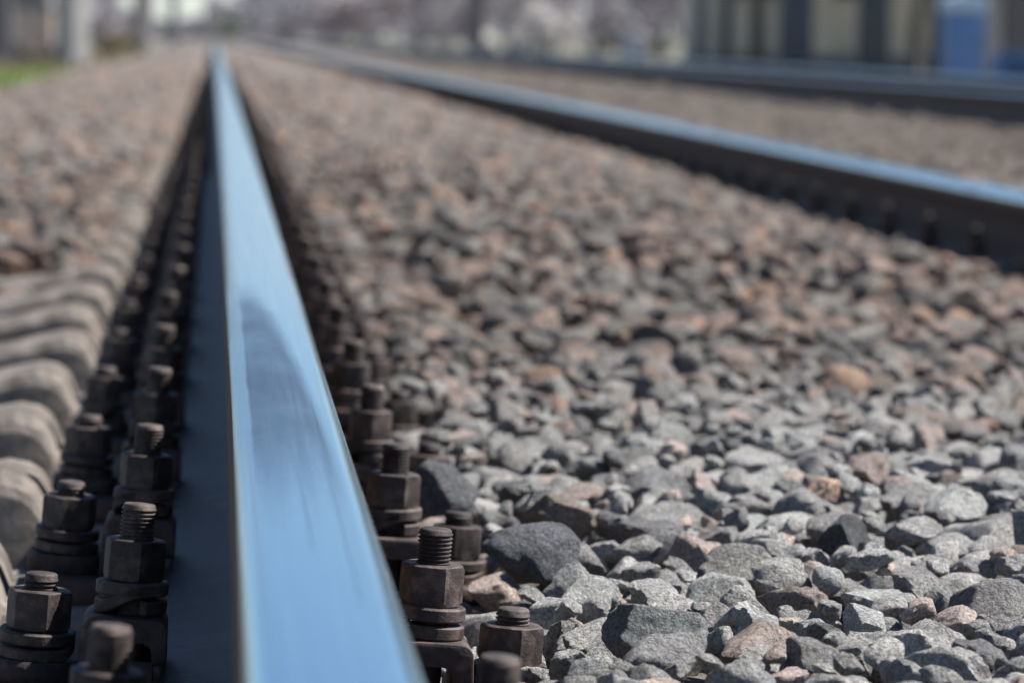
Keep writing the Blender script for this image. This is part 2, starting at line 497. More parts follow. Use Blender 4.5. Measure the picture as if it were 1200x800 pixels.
# ------------------------------------------------------------------ sleepers
def make_sleeper_mesh():
    L2 = 1.35
    c1, c2 = -0.7955 - 0.01, 0.7955 + 0.02
    st = []
    def S_(x, z): st.append((x, z))
    S_(-L2, -0.085); S_(-L2 + 0.012, -0.055); S_(-L2 + 0.05, -0.044)
    for c in (c1, c2):
        
        if c < 0: S_(c - 0.42, -0.034); S_(c - 0.33, -0.019)
        S_(c - 0.262, -0.003); S_(c - 0.235, 0.003); S_(c - 0.216, 0.0); S_(c - 0.204, -0.007); S_(c - 0.196, -0.019); S_(c - 0.190, -0.035)
        S_(c + 0.188, -0.035); S_(c + 0.193, -0.012); S_(c + 0.205, 0.0); S_(c + 0.235, 0.004)
        if c < 0:
            S_(c + 0.5, -0.03); S_(c + 1.0, -0.03)
    S_(L2 - 0.05, 0.0); S_(L2 - 0.012, -0.012); S_(L2, -0.045)
    cs = [(-0.125, -0.19), (-0.106, -0.06), (-0.098, -0.014), (-0.092, -0.005), (-0.080, 0.0), (0.080, 0.0), (0.092, -0.005), (0.098, -0.014), (0.106, -0.06), (0.125, -0.19)]
    mb = MB()
    n = len(cs)
    v = []
    for i, (x, zt) in enumerate(st):
        for yy, zz in cs:
            z = zt + zz if zz > -0.18 else -0.19
            jit = 0.003 * mnoise.noise(Vector((x * 9, yy * 14, zz * 12)))
            v.append((x, yy + jit, z + jit))
    f = []
    for i in range(len(st) - 1):
        for k in range(n):
            k2 = (k + 1) % n
            f.append((i * n + k, i * n + k2, (i + 1) * n + k2, (i + 1) * n + k))
    f.append(tuple(range(n))); f.append(tuple((len(st) - 1) * n + k for k in range(n)))
    mb.add(v, f)
    return mb.mesh('concrete_sleeper', M['concrete'], smooth=R(17))

ORD = ['first', 'second', 'third', 'fourth', 'fifth', 'sixth', 'seventh', 'eighth', 'ninth', 'tenth', 'eleventh', 'twelfth', 'thirteenth', 'fourteenth',
       'fifteenth', 'sixteenth', 'seventeenth', 'eighteenth', 'nineteenth', 'twentieth']
SLEEPER_TOP = 0.275
sl_me = make_sleeper_mesh()
slope = math.atan2(Z_DROP2, X_BASE2 - X_BASE)
N_SLEEP = 60
for k, y in enumerate(FAST_Y[:N_SLEEP]):
    o = link('concrete_sleeper', sl_me)
    o.location = (0.842 + random.uniform(-0.01, 0.01), y, SLEEPER_TOP - 0.0145 + random.uniform(-0.003, 0.003))
    o.rotation_euler = (0, slope, random.uniform(-0.006, 0.006))
    if k < 20:
        tag(o, 'pale concrete sleeper under the %s fastening along the near rail, counted from the bottom edge' % ORD[k], 'sleeper', 'concrete sleepers under the near track')
    else:
        tag(o, 'blurred distant concrete sleeper, half buried past the twentieth fastening', 'sleeper', 'distant concrete sleepers')

# ------------------------------------------------------------------ fastenings
def nut_mesh(name, r=0.0212, z0=0.0, h=0.025):
    mb = MB()
    rings = [(0.90, 0.0), (1.0, 0.0022), (1.0, h - 0.0030), (0.93, h - 0.0008), (0.84, h)]
    v, f = [], []
    seg = 36
    for kk, (s, z) in enumerate(rings):
        for k in range(seg):
            a = 2 * math.pi * k / seg
            a6 = (a % (math.pi / 3)) - math.pi / 6
            hexr = r * math.cos(math.pi / 6) / math.cos(a6)
            rr = hexr if kk in (1, 2) else min(hexr, r * s)
            # rounded corners
            rr = min(rr, r * 0.985)
            v.append((rr * math.cos(a), rr * math.sin(a), z0 + z))
    for j in range(len(rings) - 1):
        for k in range(seg):
            k2 = (k + 1) % seg
            f.append((j * seg + k, j * seg + k2, (j + 1) * seg + k2, (j + 1) * seg + k))
    f.append(tuple(range(seg - 1, -1, -1))); f.append(tuple((len(rings) - 1) * seg + k for k in range(seg)))
    mb.add(v, f)
    return mb.mesh(name, M['bolt'], smooth=R(24))

def stud_profile(z0, z1, zt, r=0.0114, pitch=0.0027):
    """Bolt shank from z0, threaded up from zt to z1."""
    p = [(r * 0.97, z0), (r * 0.97, zt)]
    z = zt
    while z + pitch < z1 - 0.0012:
        p += [(r * 0.875, z + pitch * 0.12), (r * 0.875, z + pitch * 0.3), (r, z + pitch * 0.62), (r, z + pitch * 0.85)]
        z += pitch
    p += [(r * 0.93, z + 0.0003), (r * 0.93, z1 - 0.0010), (r * 0.84, z1), (r * 0.3, z1 + 0.0001)]
    return p

def coil_mesh(name, z0, ro=0.0238, ri=0.0128, t=0.0092, gap=0.0026, turns=2.0):
    mb = MB()
    seg = int(36 * turns)
    v, f = [], []
    c = 0.0012
    for k in range(seg + 1):
        a = 2 * math.pi * turns * k / seg + 0.6
        q_ = min(max((2 * math.pi * turns * k / seg - (2 * math.pi - 1.5)) / 1.5, 0), 1)
        z = z0 + (t + gap) * q_ * q_ * (3 - 2 * q_) + 0.0008 * math.sin(a)
        q = [(ri, 0), (ro - c, 0), (ro, c), (ro, t - c), (ro - c, t), (ri, t)]
        for rr, zz in q:
            v.append((rr * math.cos(a), rr * math.sin(a), z + zz))
    n = 6
    for k in range(seg):
        for i in range(n):
            i2 = (i + 1) % n
            f.append((k * n + i, k * n + i2, (k + 1) * n + i2, (k + 1) * n + i))
    f.append(tuple(range(n))); f.append(tuple(seg * n + i for i in range(n)))
    mb.add(v, f)
    return mb.mesh(name, M['bolt'], smooth=R(40))

def clip_mesh():
    def arc(cx, cz, r, a0, a1, n=5):
        return [(cx + r * math.cos(R(a0 + (a1 - a0) * i / n)), cz + r * math.sin(R(a0 + (a1 - a0) * i / n))) for i in range(n + 1)]
    top = 0.0415
    prof = [(0.1235, -0.0055), (0.1225, 0.018)]
    prof += arc(0.1125, top - 0.009, 0.009, 0, 90)
    prof += arc(0.0740, top - 0.008, 0.008, 90, 180)
    prof += [(0.0655, 0.020), (0.0650, 0.0128), (0.0745, 0.0113)]
    prof += arc(0.0815, 0.0195, 0.0060, 180, 90)
    prof += arc(0.1020, 0.0195, 0.0060, 90, 0)
    prof += [(0.1085, 0.010), (0.1095, -0.0055)]
    mb = MB().prism_y(prof, -0.029, 0.029)
    return mb.mesh('rail_clip', M['clip'], bevel=0.0022, bseg=2, smooth=R(40))

def plate_mesh():
    mb = MB()
    w = 0.070
    mb.box(-0.182, 0.182, -w, w, -0.024, -0.0065)
    for s in (-1, 1):
        a, b_ = sorted((s * 0.0790, s * 0.0960))
        mb.box(a, b_, -w + 0.002, -0.031, -0.0090, 0.016)
        mb.box(a, b_, 0.031, w - 0.002, -0.0090, 0.016)
    return mb.mesh('base_plate', M['rust'], bevel=0.003, bseg=2)

me_plate, me_clip = plate_mesh(), clip_mesh()
me_cbolt = MB().lathe(stud_profile(-0.004, 0.113, 0.086), 28).mesh('clip_bolt', M['bolt'], smooth=R(50))
me_abolt = MB().lathe(stud_profile(-0.004, 0.0635, 0.049), 28).mesh('anchor_bolt', M['bolt'], smooth=R(50))
me_cnut = nut_mesh('nut', 0.0214, 0.0635, 0.0265)
me_anut = nut_mesh('nut', 0.0220, 0.0275, 0.0255)
me_cspring = coil_mesh('spring_washer', 0.0418)
me_aspring = coil_mesh('spring_washer', 0.0085, 0.0250, 0.0128, 0.0082, 0.0022)
me_bush = MB().lathe([(0.029, -0.0066), (0.030, -0.005), (0.030, 0.0055), (0.0275, 0.0085), (0.012, 0.0086)], 32).mesh('insulating_bushing', M['clip'], smooth=R(40))
me_pad = MB().box(-0.186, 0.186, -0.073, 0.073, -0.036, -0.0242).mesh('rubber_pad', M['foot'], bevel=0.002)

def make_fastening():
    root = empty('rail_fastening')
    link('base_plate', me_plate, root)
    link('rubber_pad', me_pad, root)
    for s in (-1, 1):
        c = link('rail_clip', me_clip, root)
        c.location.x = s * 0.006
        if s < 0: c.rotation_euler.z = math.pi
        b = link('clip_bolt', me_cbolt, root); b.location.x = s * 0.0995
        link('nut', me_cnut, b); link('spring_washer', me_cspring, b)
        a = link('anchor_bolt', me_abolt, root); a.location.x = s * 0.155 - 0.003
        link('nut', me_anut, a); link('spring_washer', me_aspring, a); link('insulating_bushing', me_bush, a)
    return root

def jitter(root, sc=1.0):
    root.rotation_euler.z += random.uniform(-0.008, 0.008)
    for b in [k for k in bpy.data.objects if k.parent == root]:
        nm = b.name.split('.')[0]
        if nm in ('clip_bolt', 'anchor_bolt'):
            b.location.y = random.uniform(-0.004, 0.004)
            b.location.x += random.uniform(-0.0025, 0.0025)
            b.rotation_euler = (random.uniform(-0.03, 0.03), random.uniform(-0.03, 0.03), random.uniform(0, 6.28))
            for c in [k for k in bpy.data.objects if k.parent == b]:
                n2 = c.name.split('.')[0]
                if n2 == 'nut': c.rotation_euler.z = random.uniform(0, 6.28)
                if n2 == 'spring_washer': c.rotation_euler.z = random.uniform(0, 6.28)
        elif nm == 'rail_clip':
            b.location.y = random.uniform(-0.005, 0.005)

def joined_fastening_mesh():
    """A far fastening as one light mesh."""
    mb = MB()
    mb.box(-0.182, 0.182, -0.07, 0.07, -0.03, -0.0065)
    for s in (-1, 1):
        x0, x1 = sorted((s * 0.054, s * 0.122))
        mb.box(x0, x1, -0.029, 0.029, 0.016, 0.041)
        x0, x1 = sorted((s * 0.108, s * 0.1225))
        mb.box(x0, x1, -0.0285, 0.0285, -0.006, 0.017)
        for x, z0 in ((0.093, 0.0405), (0.155, -0.007)):
            mb.lathe([(0.024, z0), (0.024, z0 + 0.021)], 12, s * x, 0)
            mb.lathe([(0.021, z0 + 0.0212), (0.021, z0 + 0.047)], 6, s * x, 0)
            mb.lathe([(0.0114, z0 + 0.0472), (0.0114, z0 + 0.0705)], 10, s * x, 0)
    return mb.mesh('rail_fastening', M['clip'], smooth=R(30))
me_far = joined_fastening_mesh()

N_PARTS = 18
proto = make_fastening()
NEAR_RANGE = 70
for k, y in enumerate(FAST_Y[:NEAR_RANGE]):
    if k < N_PARTS:
        o = proto if k == 0 else copy_tree(proto)
    else:
        o = link('rail_fastening', me_far)
    o.location = (X_BASE, y, BASE_Z)
    o.rotation_euler = (0, TILT + 0.03, 0)
    if k < 20:
        tag(o, 'rusty bolted rail fastening, %s from the bottom edge along the near rail' % ORD[k], 'rail fastening', 'bolted fastenings along the near rail')
    else:
        tag(o, 'tiny blurred fastening far along the near rail, past the twentieth', 'rail fastening', 'distant fastenings along the near rail')
for o in [k for k in COL.objects if k.name.split('.')[0] == 'rail_fastening' and k.type == 'EMPTY']:
    jitter(o)
# the second rail shows its fastenings from the right edge of the picture onward
R2_Y = [y for y in FAST_Y if y > 6.7][:50]
for k, y in enumerate(R2_Y):
    if k < 8:
        o = copy_tree(proto)
    else:
        o = link('rail_fastening', me_far)
    o.location = (X_BASE2, y, BASE_Z - Z_DROP2)
    o.rotation_euler = (0, -TILT, math.pi) if False else (0, -TILT, 0)
    if k < 20:
        tag(o, 'dark shaded fastening against the second rail, %s from the right edge of the photo' % ORD[k], 'rail fastening', 'fastenings along the second rail')
    else:
        tag(o, 'blurred distant fastening along the second rail, past its twentieth', 'rail fastening', 'distant fastenings along the second rail')

# ------------------------------------------------------------------ stones
def ico(sub):
    bm = bmesh.new()
    bmesh.ops.create_icosphere(bm, subdivisions=sub, radius=1.0)
    v = np.array([p.co[:] for p in bm.verts]); f = np.array([[q.index for q in p.verts] for p in bm.faces])
    bm.free()
    return v / np.linalg.norm(v, axis=1, keepdims=True), f
ICO = {s: ico(s) for s in (1, 2, 3, 4, 5)}

def rot_z_random(r, flat=True):
    a = r.uniform(0, 2 * math.pi)
    m = np.array([[math.cos(a), -math.sin(a), 0], [math.sin(a), math.cos(a), 0], [0, 0, 1]])
    b, c = r.normal(0, 0.42 if flat else 1.0, 2)
    rx = np.array([[1, 0, 0], [0, math.cos(b), -math.sin(b)], [0, math.sin(b), math.cos(b)]])
    ry = np.array([[math.cos(c), 0, math.sin(c)], [0, 1, 0], [-math.sin(c), 0, math.cos(c)]])
    return m @ rx @ ry

def rock(dirs, r, npl=13, rough=0.035):
    npl = max(6, npl - 2)
    """Radii of an angular broken stone along the unit directions."""
    n = r.normal(size=(npl, 3)); n /= np.linalg.norm(n, axis=1, keepdims=True)
    d = r.uniform(0.52, 1.0, npl)
    dot = dirs @ n.T
    q = np.where(dot > 0.05, d / np.maximum(dot, 0.05), 9.0)
    q = np.minimum(q, 1.35)
    k = 130.0
    rad = -np.log(np.exp(-k * q).sum(1)) / k
    rad = np.minimum(rad, 1.15)
    # rough break surface: sums of random waves
    w = np.zeros(len(dirs))
    p = dirs * rad[:, None]
    for oct_ in range(4):
        fr = 4.2 * 2.0 ** oct_
        for _ in range(4):
            kx = r.normal(size=3); kx *= fr / np.linalg.norm(kx)
            w += np.sin(p @ kx + r.uniform(0, 6.28)) * (0.55 ** oct_)
    return rad * (1 + rough * w * 0.85)

class Variants:
    def __init__(self, n, sub, seed, smin, smax, cell=0.004, rough=0.035):
        r = np.random.default_rng(seed)
        dirs, self.faces = ICO[sub]
        self.items = []
        for i in range(n):
            size = math.exp(r.uniform(math.log(smin), math.log(smax)))
            sc = np.array([1.0, r.uniform(0.62, 0.92), r.uniform(0.45, 0.75)]) * size * 0.56
            p = dirs * rock(dirs, r, int(r.integers(9, 16)), rough)[:, None] * sc
            p = p @ rot_z_random(r).T
            p -= (p.max(0) + p.min(0)) / 2
            self.items.append(self.raster(p, cell))
        self.sizes = np.array([it[0][:, :2].max() for it in self.items])
    @staticmethod
    def raster(p, cell):
        lo2 = np.floor(p[:, :2].min(0) / cell).astype(int); hi2 = np.floor(p[:, :2].max(0) / cell).astype(int)
        shp = hi2 - lo2 + 1
        up = np.full(shp, -9.0); low = np.full(shp, 9.0)
        ij = np.floor(p[:, :2] / cell).astype(int) - lo2
        np.maximum.at(up, (ij[:, 0], ij[:, 1]), p[:, 2]); np.minimum.at(low, (ij[:, 0], ij[:, 1]), p[:, 2])
        ok = up > -8
        for _ in range(2):                                   # fill holes between coarse vertices
            if ok.all(): break
            u2, l2, o2 = up.copy(), low.copy(), ok.copy()
            for dx, dy in ((1, 0), (-1, 0), (0, 1), (0, -1)):
                su = np.full_like(up, -9.0); sl_ = np.full_like(low, 9.0); so_ = np.zeros_like(ok)
                xs, xd = (slice(0, -1), slice(1, None)) if dx == 1 else ((slice(1, None), slice(0, -1)) if dx == -1 else (slice(None), slice(None)))
                ys, yd = (slice(0, -1), slice(1, None)) if dy == 1 else ((slice(1, None), slice(0, -1)) if dy == -1 else (slice(None), slice(None)))
                su[xd, yd] = up[xs, ys]; sl_[xd, yd] = low[xs, ys]; so_[xd, yd] = ok[xs, ys]
                cnt = (~ok) & so_
                u2[cnt] = np.maximum(u2[cnt], su[cnt]); l2[cnt] = np.minimum(l2[cnt], sl_[cnt]); o2 |= cnt
            # only accept fills with support on the inside
            up, low, ok = u2, l2, o2
            break
        return p, lo2, shp, up, low, ok

def tint(r, y, n=1):
    """Stone colours: grey granite close by, more rusty and pink dust further along."""
    y = np.asarray(y, float)
    warm = np.clip((y - 3.3) / 1.8, 0.0, 1.0)
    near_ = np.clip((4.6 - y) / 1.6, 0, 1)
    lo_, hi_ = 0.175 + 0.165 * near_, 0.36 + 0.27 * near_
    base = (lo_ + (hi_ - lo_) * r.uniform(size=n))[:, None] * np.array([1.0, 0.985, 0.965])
    t = r.uniform(size=n)
    cool = np.array([0.965, 1.0, 1.005]); pink = np.array([1.13, 0.95, 0.885]); rust_ = np.array([1.60, 1.16, 0.92]); dark = np.array([0.58, 0.585, 0.61])
    k = np.ones((n, 3))
    k[t < 0.33] = cool
    k[(t >= 0.33) & (t < 0.43 + 0.36 * warm)] = pink
    k[t > 0.997 - 0.045 * warm] = rust_
    k[(t > 0.79) & (t < 0.885)] = dark
    dust = 1 + warm[:, None] * np.array([0.05, -0.03, -0.09])
    return base * k * dust

class StoneCloud:
    def __init__(self):
        self.v, self.f, self.c, self.n = [], [], [], 0
    def add(self, p, faces, col):
        self.v.append(p.astype(np.float32)); self.f.append((faces + self.n).astype(np.int32))
        self.c.append(np.repeat(np.array([[*col, 1.0]], np.float32), len(p), 0)); self.n += len(p)
    def build(self, name, smooth_deg=None):
        v, f, c = np.concatenate(self.v), np.concatenate(self.f), np.concatenate(self.c)
        me = bpy.data.meshes.new(name)
        me.vertices.add(len(v)); me.vertices.foreach_set('co', v.ravel())
        me.loops.add(f.size); me.loops.foreach_set('vertex_index', f.ravel())
        me.polygons.add(len(f)); me.polygons.foreach_set('loop_start', np.arange(0, f.size, 3, dtype=np.int32))
        me.polygons.foreach_set('use_smooth', np.ones(len(f), bool))
        at_ = me.attributes.new('tint', 'FLOAT_COLOR', 'POINT')
        at_.data.foreach_set('color', c.ravel())
        me.materials.append(M['stone'])
        me.update()
        if smooth_deg: me.set_sharp_from_angle(angle=R(smooth_deg))
        return link(name, me)

class HeightField:
    def __init__(self, x0, x1, y0, y1, cell):
        self.x0, self.y0, self.cell = x0, y0, cell
        self.nx, self.ny = int((x1 - x0) / cell), int((y1 - y0) / cell)
        self.xs = x0 + (np.arange(self.nx) + 0.5) * cell; self.ys = y0 + (np.arange(self.ny) + 0.5) * cell
        XX, YY = np.meshgrid(self.xs, self.ys, indexing='ij')
        self.XX, self.YY = XX, YY
        self.target = gravel_top(XX, YY)
        self.h = self.target - 0.05
        # sleepers, plates, nuts and rails stand in the way of the stones
        ph = (YY - Y0 + S / 2) % S - S / 2
        for xb, sgn, dz in ((X_BASE, 1, 0.0), (X_BASE2, -1, -Z_DROP2)):
            dx = XX - xb
            self.block(np.abs(dx) < 0.080, 2.0)
            self.block((np.abs(dx) < 0.136) & (np.abs(ph) < 0.036), 2.0)
            self.block((np.abs(dx) < 0.188) & (np.abs(ph) < 0.076), BASE_Z - 0.004 + dz)
            self.block((np.hypot(np.abs(dx) - 0.155, ph) < 0.030), 2.0)
        slp = (np.abs(ph) < 0.105) & (XX > -0.505) & (XX < 2.19)
        seat = (np.abs(XX - X_BASE) < 0.185) | (np.abs(XX - X_BASE2) < 0.185)
        self.block(slp & ~seat, SLEEPER_TOP - 0.003)
    def block(self, mask, z):
        self.h = np.where(mask, np.maximum(self.h, z), self.h)
    def rest(self, it, x, y):
        p, lo2, shp, up, low, ok = it
        i = int((x - self.x0) / self.cell) + lo2[0]; j = int((y - self.y0) / self.cell) + lo2[1]
        if i < 0 or j < 0 or i + shp[0] > self.nx or j + shp[1] > self.ny: return None
        sub = self.h[i:i + shp[0], j:j + shp[1]]
        dif = np.where(ok, sub - low, -9.0)
        if (dif[ok] > 1.0).any(): return None
        z = dif.max()
        zs = np.partition(dif[ok], int(ok.sum() * 0.90))[int(ok.sum() * 0.90)]
        return i, j, 0.45 * z + 0.55 * zs
    def put(self, it, i, j, z):
        p, lo2, shp, up, low, ok = it
        sub = self.h[i:i + shp[0], j:j + shp[1]]
        np.maximum(sub, np.where(ok, up + z, -9), out=sub)

def drop(hf, var, cloud, region, n, r, tol=0.010, tries=2):
    """Drop n stones of the variants into the height field inside region(y) -> (x0, x1)."""
    ya, yb = hf.ys[0], hf.ys[-1]
    placed = 0
    cols = tint(r, np.zeros(n), n)
    for k in range(n):
        best = None
        it = var.items[int(r.integers(len(var.items)))]
        for _ in range(tries):
            y = r.uniform(ya, yb)
            xa, xb = region(y)
            x = r.uniform(xa, xb)
            q = hf.rest(it, x, y)
            if q is None: continue
            i, j, z = q
            ci, cj = min(max(int((x - hf.x0) / hf.cell), 0), hf.nx - 1), min(max(int((y - hf.y0) / hf.cell), 0), hf.ny - 1)
            over = z + it[3].max() * 0.75 - hf.target[ci, cj]
            if best is None or over < best[0]: best = (over, i, j, z, x, y)
        if best is None or best[0] > tol + abs(r.normal(0, 0.006)): continue
        over, i, j, z, x, y = best
        hf.put(it, i, j, z)
        off = np.array([hf.x0 + (i - it[1][0]) * hf.cell, hf.y0 + (j - it[1][1]) * hf.cell, z])
        cloud.add(it[0] + off, var.faces, tint(r, [y], 1)[0])
        placed += 1
    return placed

# distinctive stones that one can pick out in the photo: things of their own
def single_stone(px, py, H, size, flat, seed, col, label, sub=5, rotz=0.0, npl=10, hf=None, tiltxy=(0, 0)):
    r = np.random.default_rng(seed)
    dirs, faces = ICO[sub]
    sc = np.array([1.0, flat[0], flat[1]]) * size * 0.56
    p = dirs * rock(dirs, r, npl, 0.030)[:, None] * sc
    m = (Matrix.Rotation(rotz, 3, 'Z') @ Matrix.Rotation(tiltxy[0], 3, 'X') @ Matrix.Rotation(tiltxy[1], 3, 'Y'))
    p = p @ np.array(m).T
    p -= (p.max(0) + p.min(0)) / 2
    w = at(px, py, H=H)
    if hf is not None:
        it = Variants.raster(p, hf.cell)
        x, y = w.x, w.y
        i = int((x - hf.x0) / hf.cell) + it[1][0]; j = int((y - hf.y0) / hf.cell) + it[1][1]
        sub_ = hf.h[i:i + it[2][0], j:j + it[2][1]]
        if sub_.shape == it[3].shape: np.maximum(sub_, np.where(it[5], it[3] + w.z, -9), out=sub_)
    c = StoneCloud()
    c.add(p, faces, col)
    o = c.build('ballast_stone')
    o.location = w
    return tag(o, label, 'stone', 'single stones lying on the ballast')

def reg(y, ml=0.22, mr=0.22):
    return (-0.0583 * y - ml, 0.2192 * y + mr)

cloud = StoneCloud()
r1 = np.random.default_rng(5)
hfA = HeightField(-0.75, 1.60, 1.35, 4.6, 0.004)
STONES = [
    (622, 650, 0.385, 0.066, (0.75, 0.62), 3, (0.145, 0.153, 0.170), 'large slate blue stone with a sloping back, just right of the sharp bolts', 0.3, 8, (0.35, -0.2)),
    (655, 606, 0.385, 0.056, (0.8, 0.62), 8, (0.27, 0.225, 0.195), 'brownish flat topped stone behind the slate blue stone', 0.1, 9, (0.1, 0.1)),
    (768, 742, 0.385, 0.056, (0.75, 0.60), 14, (0.235, 0.25, 0.25), 'smooth teal grey stone with a shaded left face, low in the gravel', -0.1, 9, (0.25, 0.1)),
    (862, 668, 0.385, 0.058, (0.85, 0.55), 21, (0.27, 0.265, 0.25), 'rounded rough light grey stone right of centre in the sharp gravel', 0.6, 14, (0, 0)),
    (960, 786, 0.392, 0.050, (0.7, 0.62), 27, (0.27, 0.265, 0.26), 'flat faced grey stone at the bottom edge of the gravel', 0.05, 7, (0.5, 0)),
    (885, 783, 0.392, 0.048, (0.8, 0.6), 31, (0.42, 0.41, 0.39), 'pale whitish stone at the bottom edge beside the flat faced stone', 0.9, 12, (0.1, 0.2)),
    (990, 636, 0.385, 0.040, (0.8, 0.9), 36, (0.10, 0.105, 0.115), 'small dark wedge of stone standing up among pale gravel', 0.9, 7, (0.5, 0.3)),
    (1163, 716, 0.385, 0.062, (0.85, 0.58), 41, (0.25, 0.245, 0.245), 'big rough grey stone against the right edge with a shaded front', -0.2, 11, (0.2, -0.1)),
    (720, 398, 0.395, 0.052, (0.62, 0.5), 44, (0.46, 0.31, 0.22), 'pale orange stone in the blurred middle of the ballast', -0.5, 9, (0.2, 0.1)),
    (512, 575, 0.378, 0.060, (0.8, 0.75), 51, (0.13, 0.135, 0.145), 'dark shaded stone wedged behind the sharp bolts', 0.4, 9, (0.3, 0.1)),
]
for (px, py, H, size, flat, sd, col, lab, rz, npl, txy) in STONES:
    single_stone(px, py, H, size, flat, sd, tuple(1.2 * q for q in col), lab, 5, rz, npl, hfA, txy)

vA1 = Variants(120, 4, 101, 0.034, 0.070, 0.004)
vA2 = Variants(90, 3, 102, 0.016, 0.038, 0.004)
def near_reg(y): return reg(y, 0.16, 0.12)
# only stones close to the lens get the finest mesh
class HFView:
    pass
def drop_band(var, y0, y1, n, region, tol=0.010):
    global hfA
    ya, yb = hfA.ys[0], hfA.ys[-1]
    keep = hfA.ys
    hfA_ys = hfA.ys
    class Y:  # restricts the sampling band while sharing the same height field
        pass
    hfA.ys = np.array([y0, y1])
    k = drop(hfA, var, cloud, region, n, r1, tol)
    hfA.ys = hfA_ys
    return k
print('near big', drop_band(vA1, 1.75, 3.05, 2600, near_reg))
print('near small', drop_band(vA2, 1.75, 3.05, 3200, near_reg, 0.006))
vB1 = Variants(110, 3, 103, 0.034, 0.076, 0.004)
print('near2 big', drop_band(vB1, 3.05, 4.5, 3600, near_reg))
vB2 = Variants(60, 2, 104, 0.018, 0.040, 0.004)
print('near2 small', drop_band(vB2, 3.05, 4.5, 3000, near_reg, 0.006))
# margins to the sides, a little coarser
print('margin', drop_band(vB1, 1.75, 4.4, 2500, lambda y: (-0.70, 0.2192 * y + 0.5)))
print('on sleepers', drop_band(vA2, 2.2, 4.4, 260, lambda y: (-0.75, -0.17), 0.035))
hfB = HeightField(-1.3, 2.9, 4.4, 11.2, 0.007)
vC = Variants(110, 3, 105, 0.038, 0.085, 0.007)
print('mid', drop(hfB, vC, cloud, reg, 13000, r1))

# far stones: laid straight on the bed
def scatter(y0, y1, dens, sub, smin, smax, seed, ml, mr):
    r = np.random.default_rng(seed)
    var = Variants(60, sub, seed + 1, smin, smax, 0.01, 0.02)
    a, b_ = y0, y1
    xa0, xb0 = reg(b_, ml, mr)
    n = int(dens * (xb0 - xa0) * (b_ - a))
    ys = r.uniform(a, b_, n); xs = r.uniform(xa0, xb0, n)
    ok = (xs > -0.0583 * ys - ml) & (xs < 0.2192 * ys + mr) & (xs > -2.6) & (xs < 7.3)
    for xb in (X_BASE, X_BASE2, X_BASE3, X_BASE4): ok &= np.abs(xs - xb) > 0.10
    ph = (ys - Y0 + S / 2) % S - S / 2
    for xb in (X_BASE, X_BASE2): ok &= ~((np.abs(xs - xb) < 0.21) & (np.abs(ph) < 0.1))
    bare = (np.abs(ph) < 0.12) & (xs < -0.14) & (xs > -0.24) & (ys < 9)
    ok &= ~bare
    xs, ys = xs[ok], ys[ok]
    zt = gravel_top(xs, ys) - 0.014 + r.normal(0, 0.008, len(xs))
    cols = tint(r, ys, len(xs))
    # the strip between the tracks is duller, olive and dusty
    mid = ((xs > 2.2) & (xs < 3.95))[:, None]
    cols = np.where(mid, cols * 0.4 + np.array([0.075, 0.068, 0.056]), cols)
    idx = r.integers(len(var.items), size=len(xs))
    for k in range(len(xs)):
        p = var.items[idx[k]][0]
        cloud.add(p + np.array([xs[k], ys[k], zt[k]]), var.faces, cols[k])
    return len(xs)
print('far', scatter(11.0, 24.0, 520, 2, 0.045, 0.085, 301, 0.6, 0.6))
print('vfar', scatter(24.0, 62.0, 150, 1, 0.06, 0.12, 401, 1.0, 1.0))
def scatter_sides(dens, seed):
    """The rest of the ballast to both sides of what the lens takes in."""
    r = np.random.default_rng(seed)
    var = Variants(60, 1, seed + 1, 0.040, 0.085, 0.01, 0.02)
    n = int(dens * 5.6 * 11.5)
    xs, ys = r.uniform(-2.3, 3.3, n), r.uniform(-0.3, 11.2, n)
    seen = np.where(ys < 4.4, (xs > -0.66) & (xs < 0.2192 * ys + 0.42) & (ys > 1.8), (xs > -0.0583 * ys - 0.22) & (xs < 0.2192 * ys + 0.22))
    ok = ~seen
    ph = (ys - Y0 + S / 2) % S - S / 2
    for xb in (X_BASE, X_BASE2): ok &= (np.abs(xs - xb) > 0.21) | ((np.abs(xs - xb) > 0.11) & (np.abs(ph) > 0.11))
    xs, ys = xs[ok], ys[ok]
    zt = gravel_top(xs, ys) - 0.016 + r.normal(0, 0.009, len(xs))
    cols = tint(r, ys, len(xs))
    idx = r.integers(len(var.items), size=len(xs))
    for k in range(len(xs)):
        cloud.add(var.items[idx[k]][0] + np.array([xs[k], ys[k], zt[k]]), var.faces, cols[k])
    return len(xs)
print('sides', scatter_sides(620, 501))
tag(cloud.build('ballast_gravel', 36), 'crushed grey and pinkish stone ballast filling the track', None, None, 'stuff')

# ------------------------------------------------------------------ masts
G_Z = 0.10
def mast(px, d, w, h, label, material, base_x=None, group='masts along the railway', arm=1):
    p = at(px, 60, d=d)
    root = empty('catenary_mast', (p.x, d, G_Z))
    mb = MB()
    a, b_ = w / 2, w / 2 * 0.78
    mb.add([(-a, -a, -0.3), (a, -a, -0.3), (a, a, -0.3), (-a, a, -0.3), (-b_, -b_, h), (b_, -b_, h), (b_, b_, h), (-b_, b_, h)],
           [(3, 2, 1, 0), (4, 5, 6, 7), (0, 1, 5, 4), (1, 2, 6, 5), (2, 3, 7, 6), (3, 0, 4, 7)])
    mb.build('pole', material, root, bevel=0.03)
    MB().box(-w * 0.75, w * 0.75, -w * 0.75, w * 0.75, -0.3, 0.12).build('footing', M['mast'], root, bevel=0.02)
    if arm:
        m2 = MB()
        m2.tube([(0, 0, h - 1.2), (arm * 2.8, 0, h - 0.7)], [0.04, 0.03])
        m2.tube([(0, 0, h - 0.2), (arm * 2.8, 0, h - 0.7)], [0.025, 0.02])
        m2.build('bracket_arm', M['greyshed'], root)
    return tag(root, label, 'mast', group)
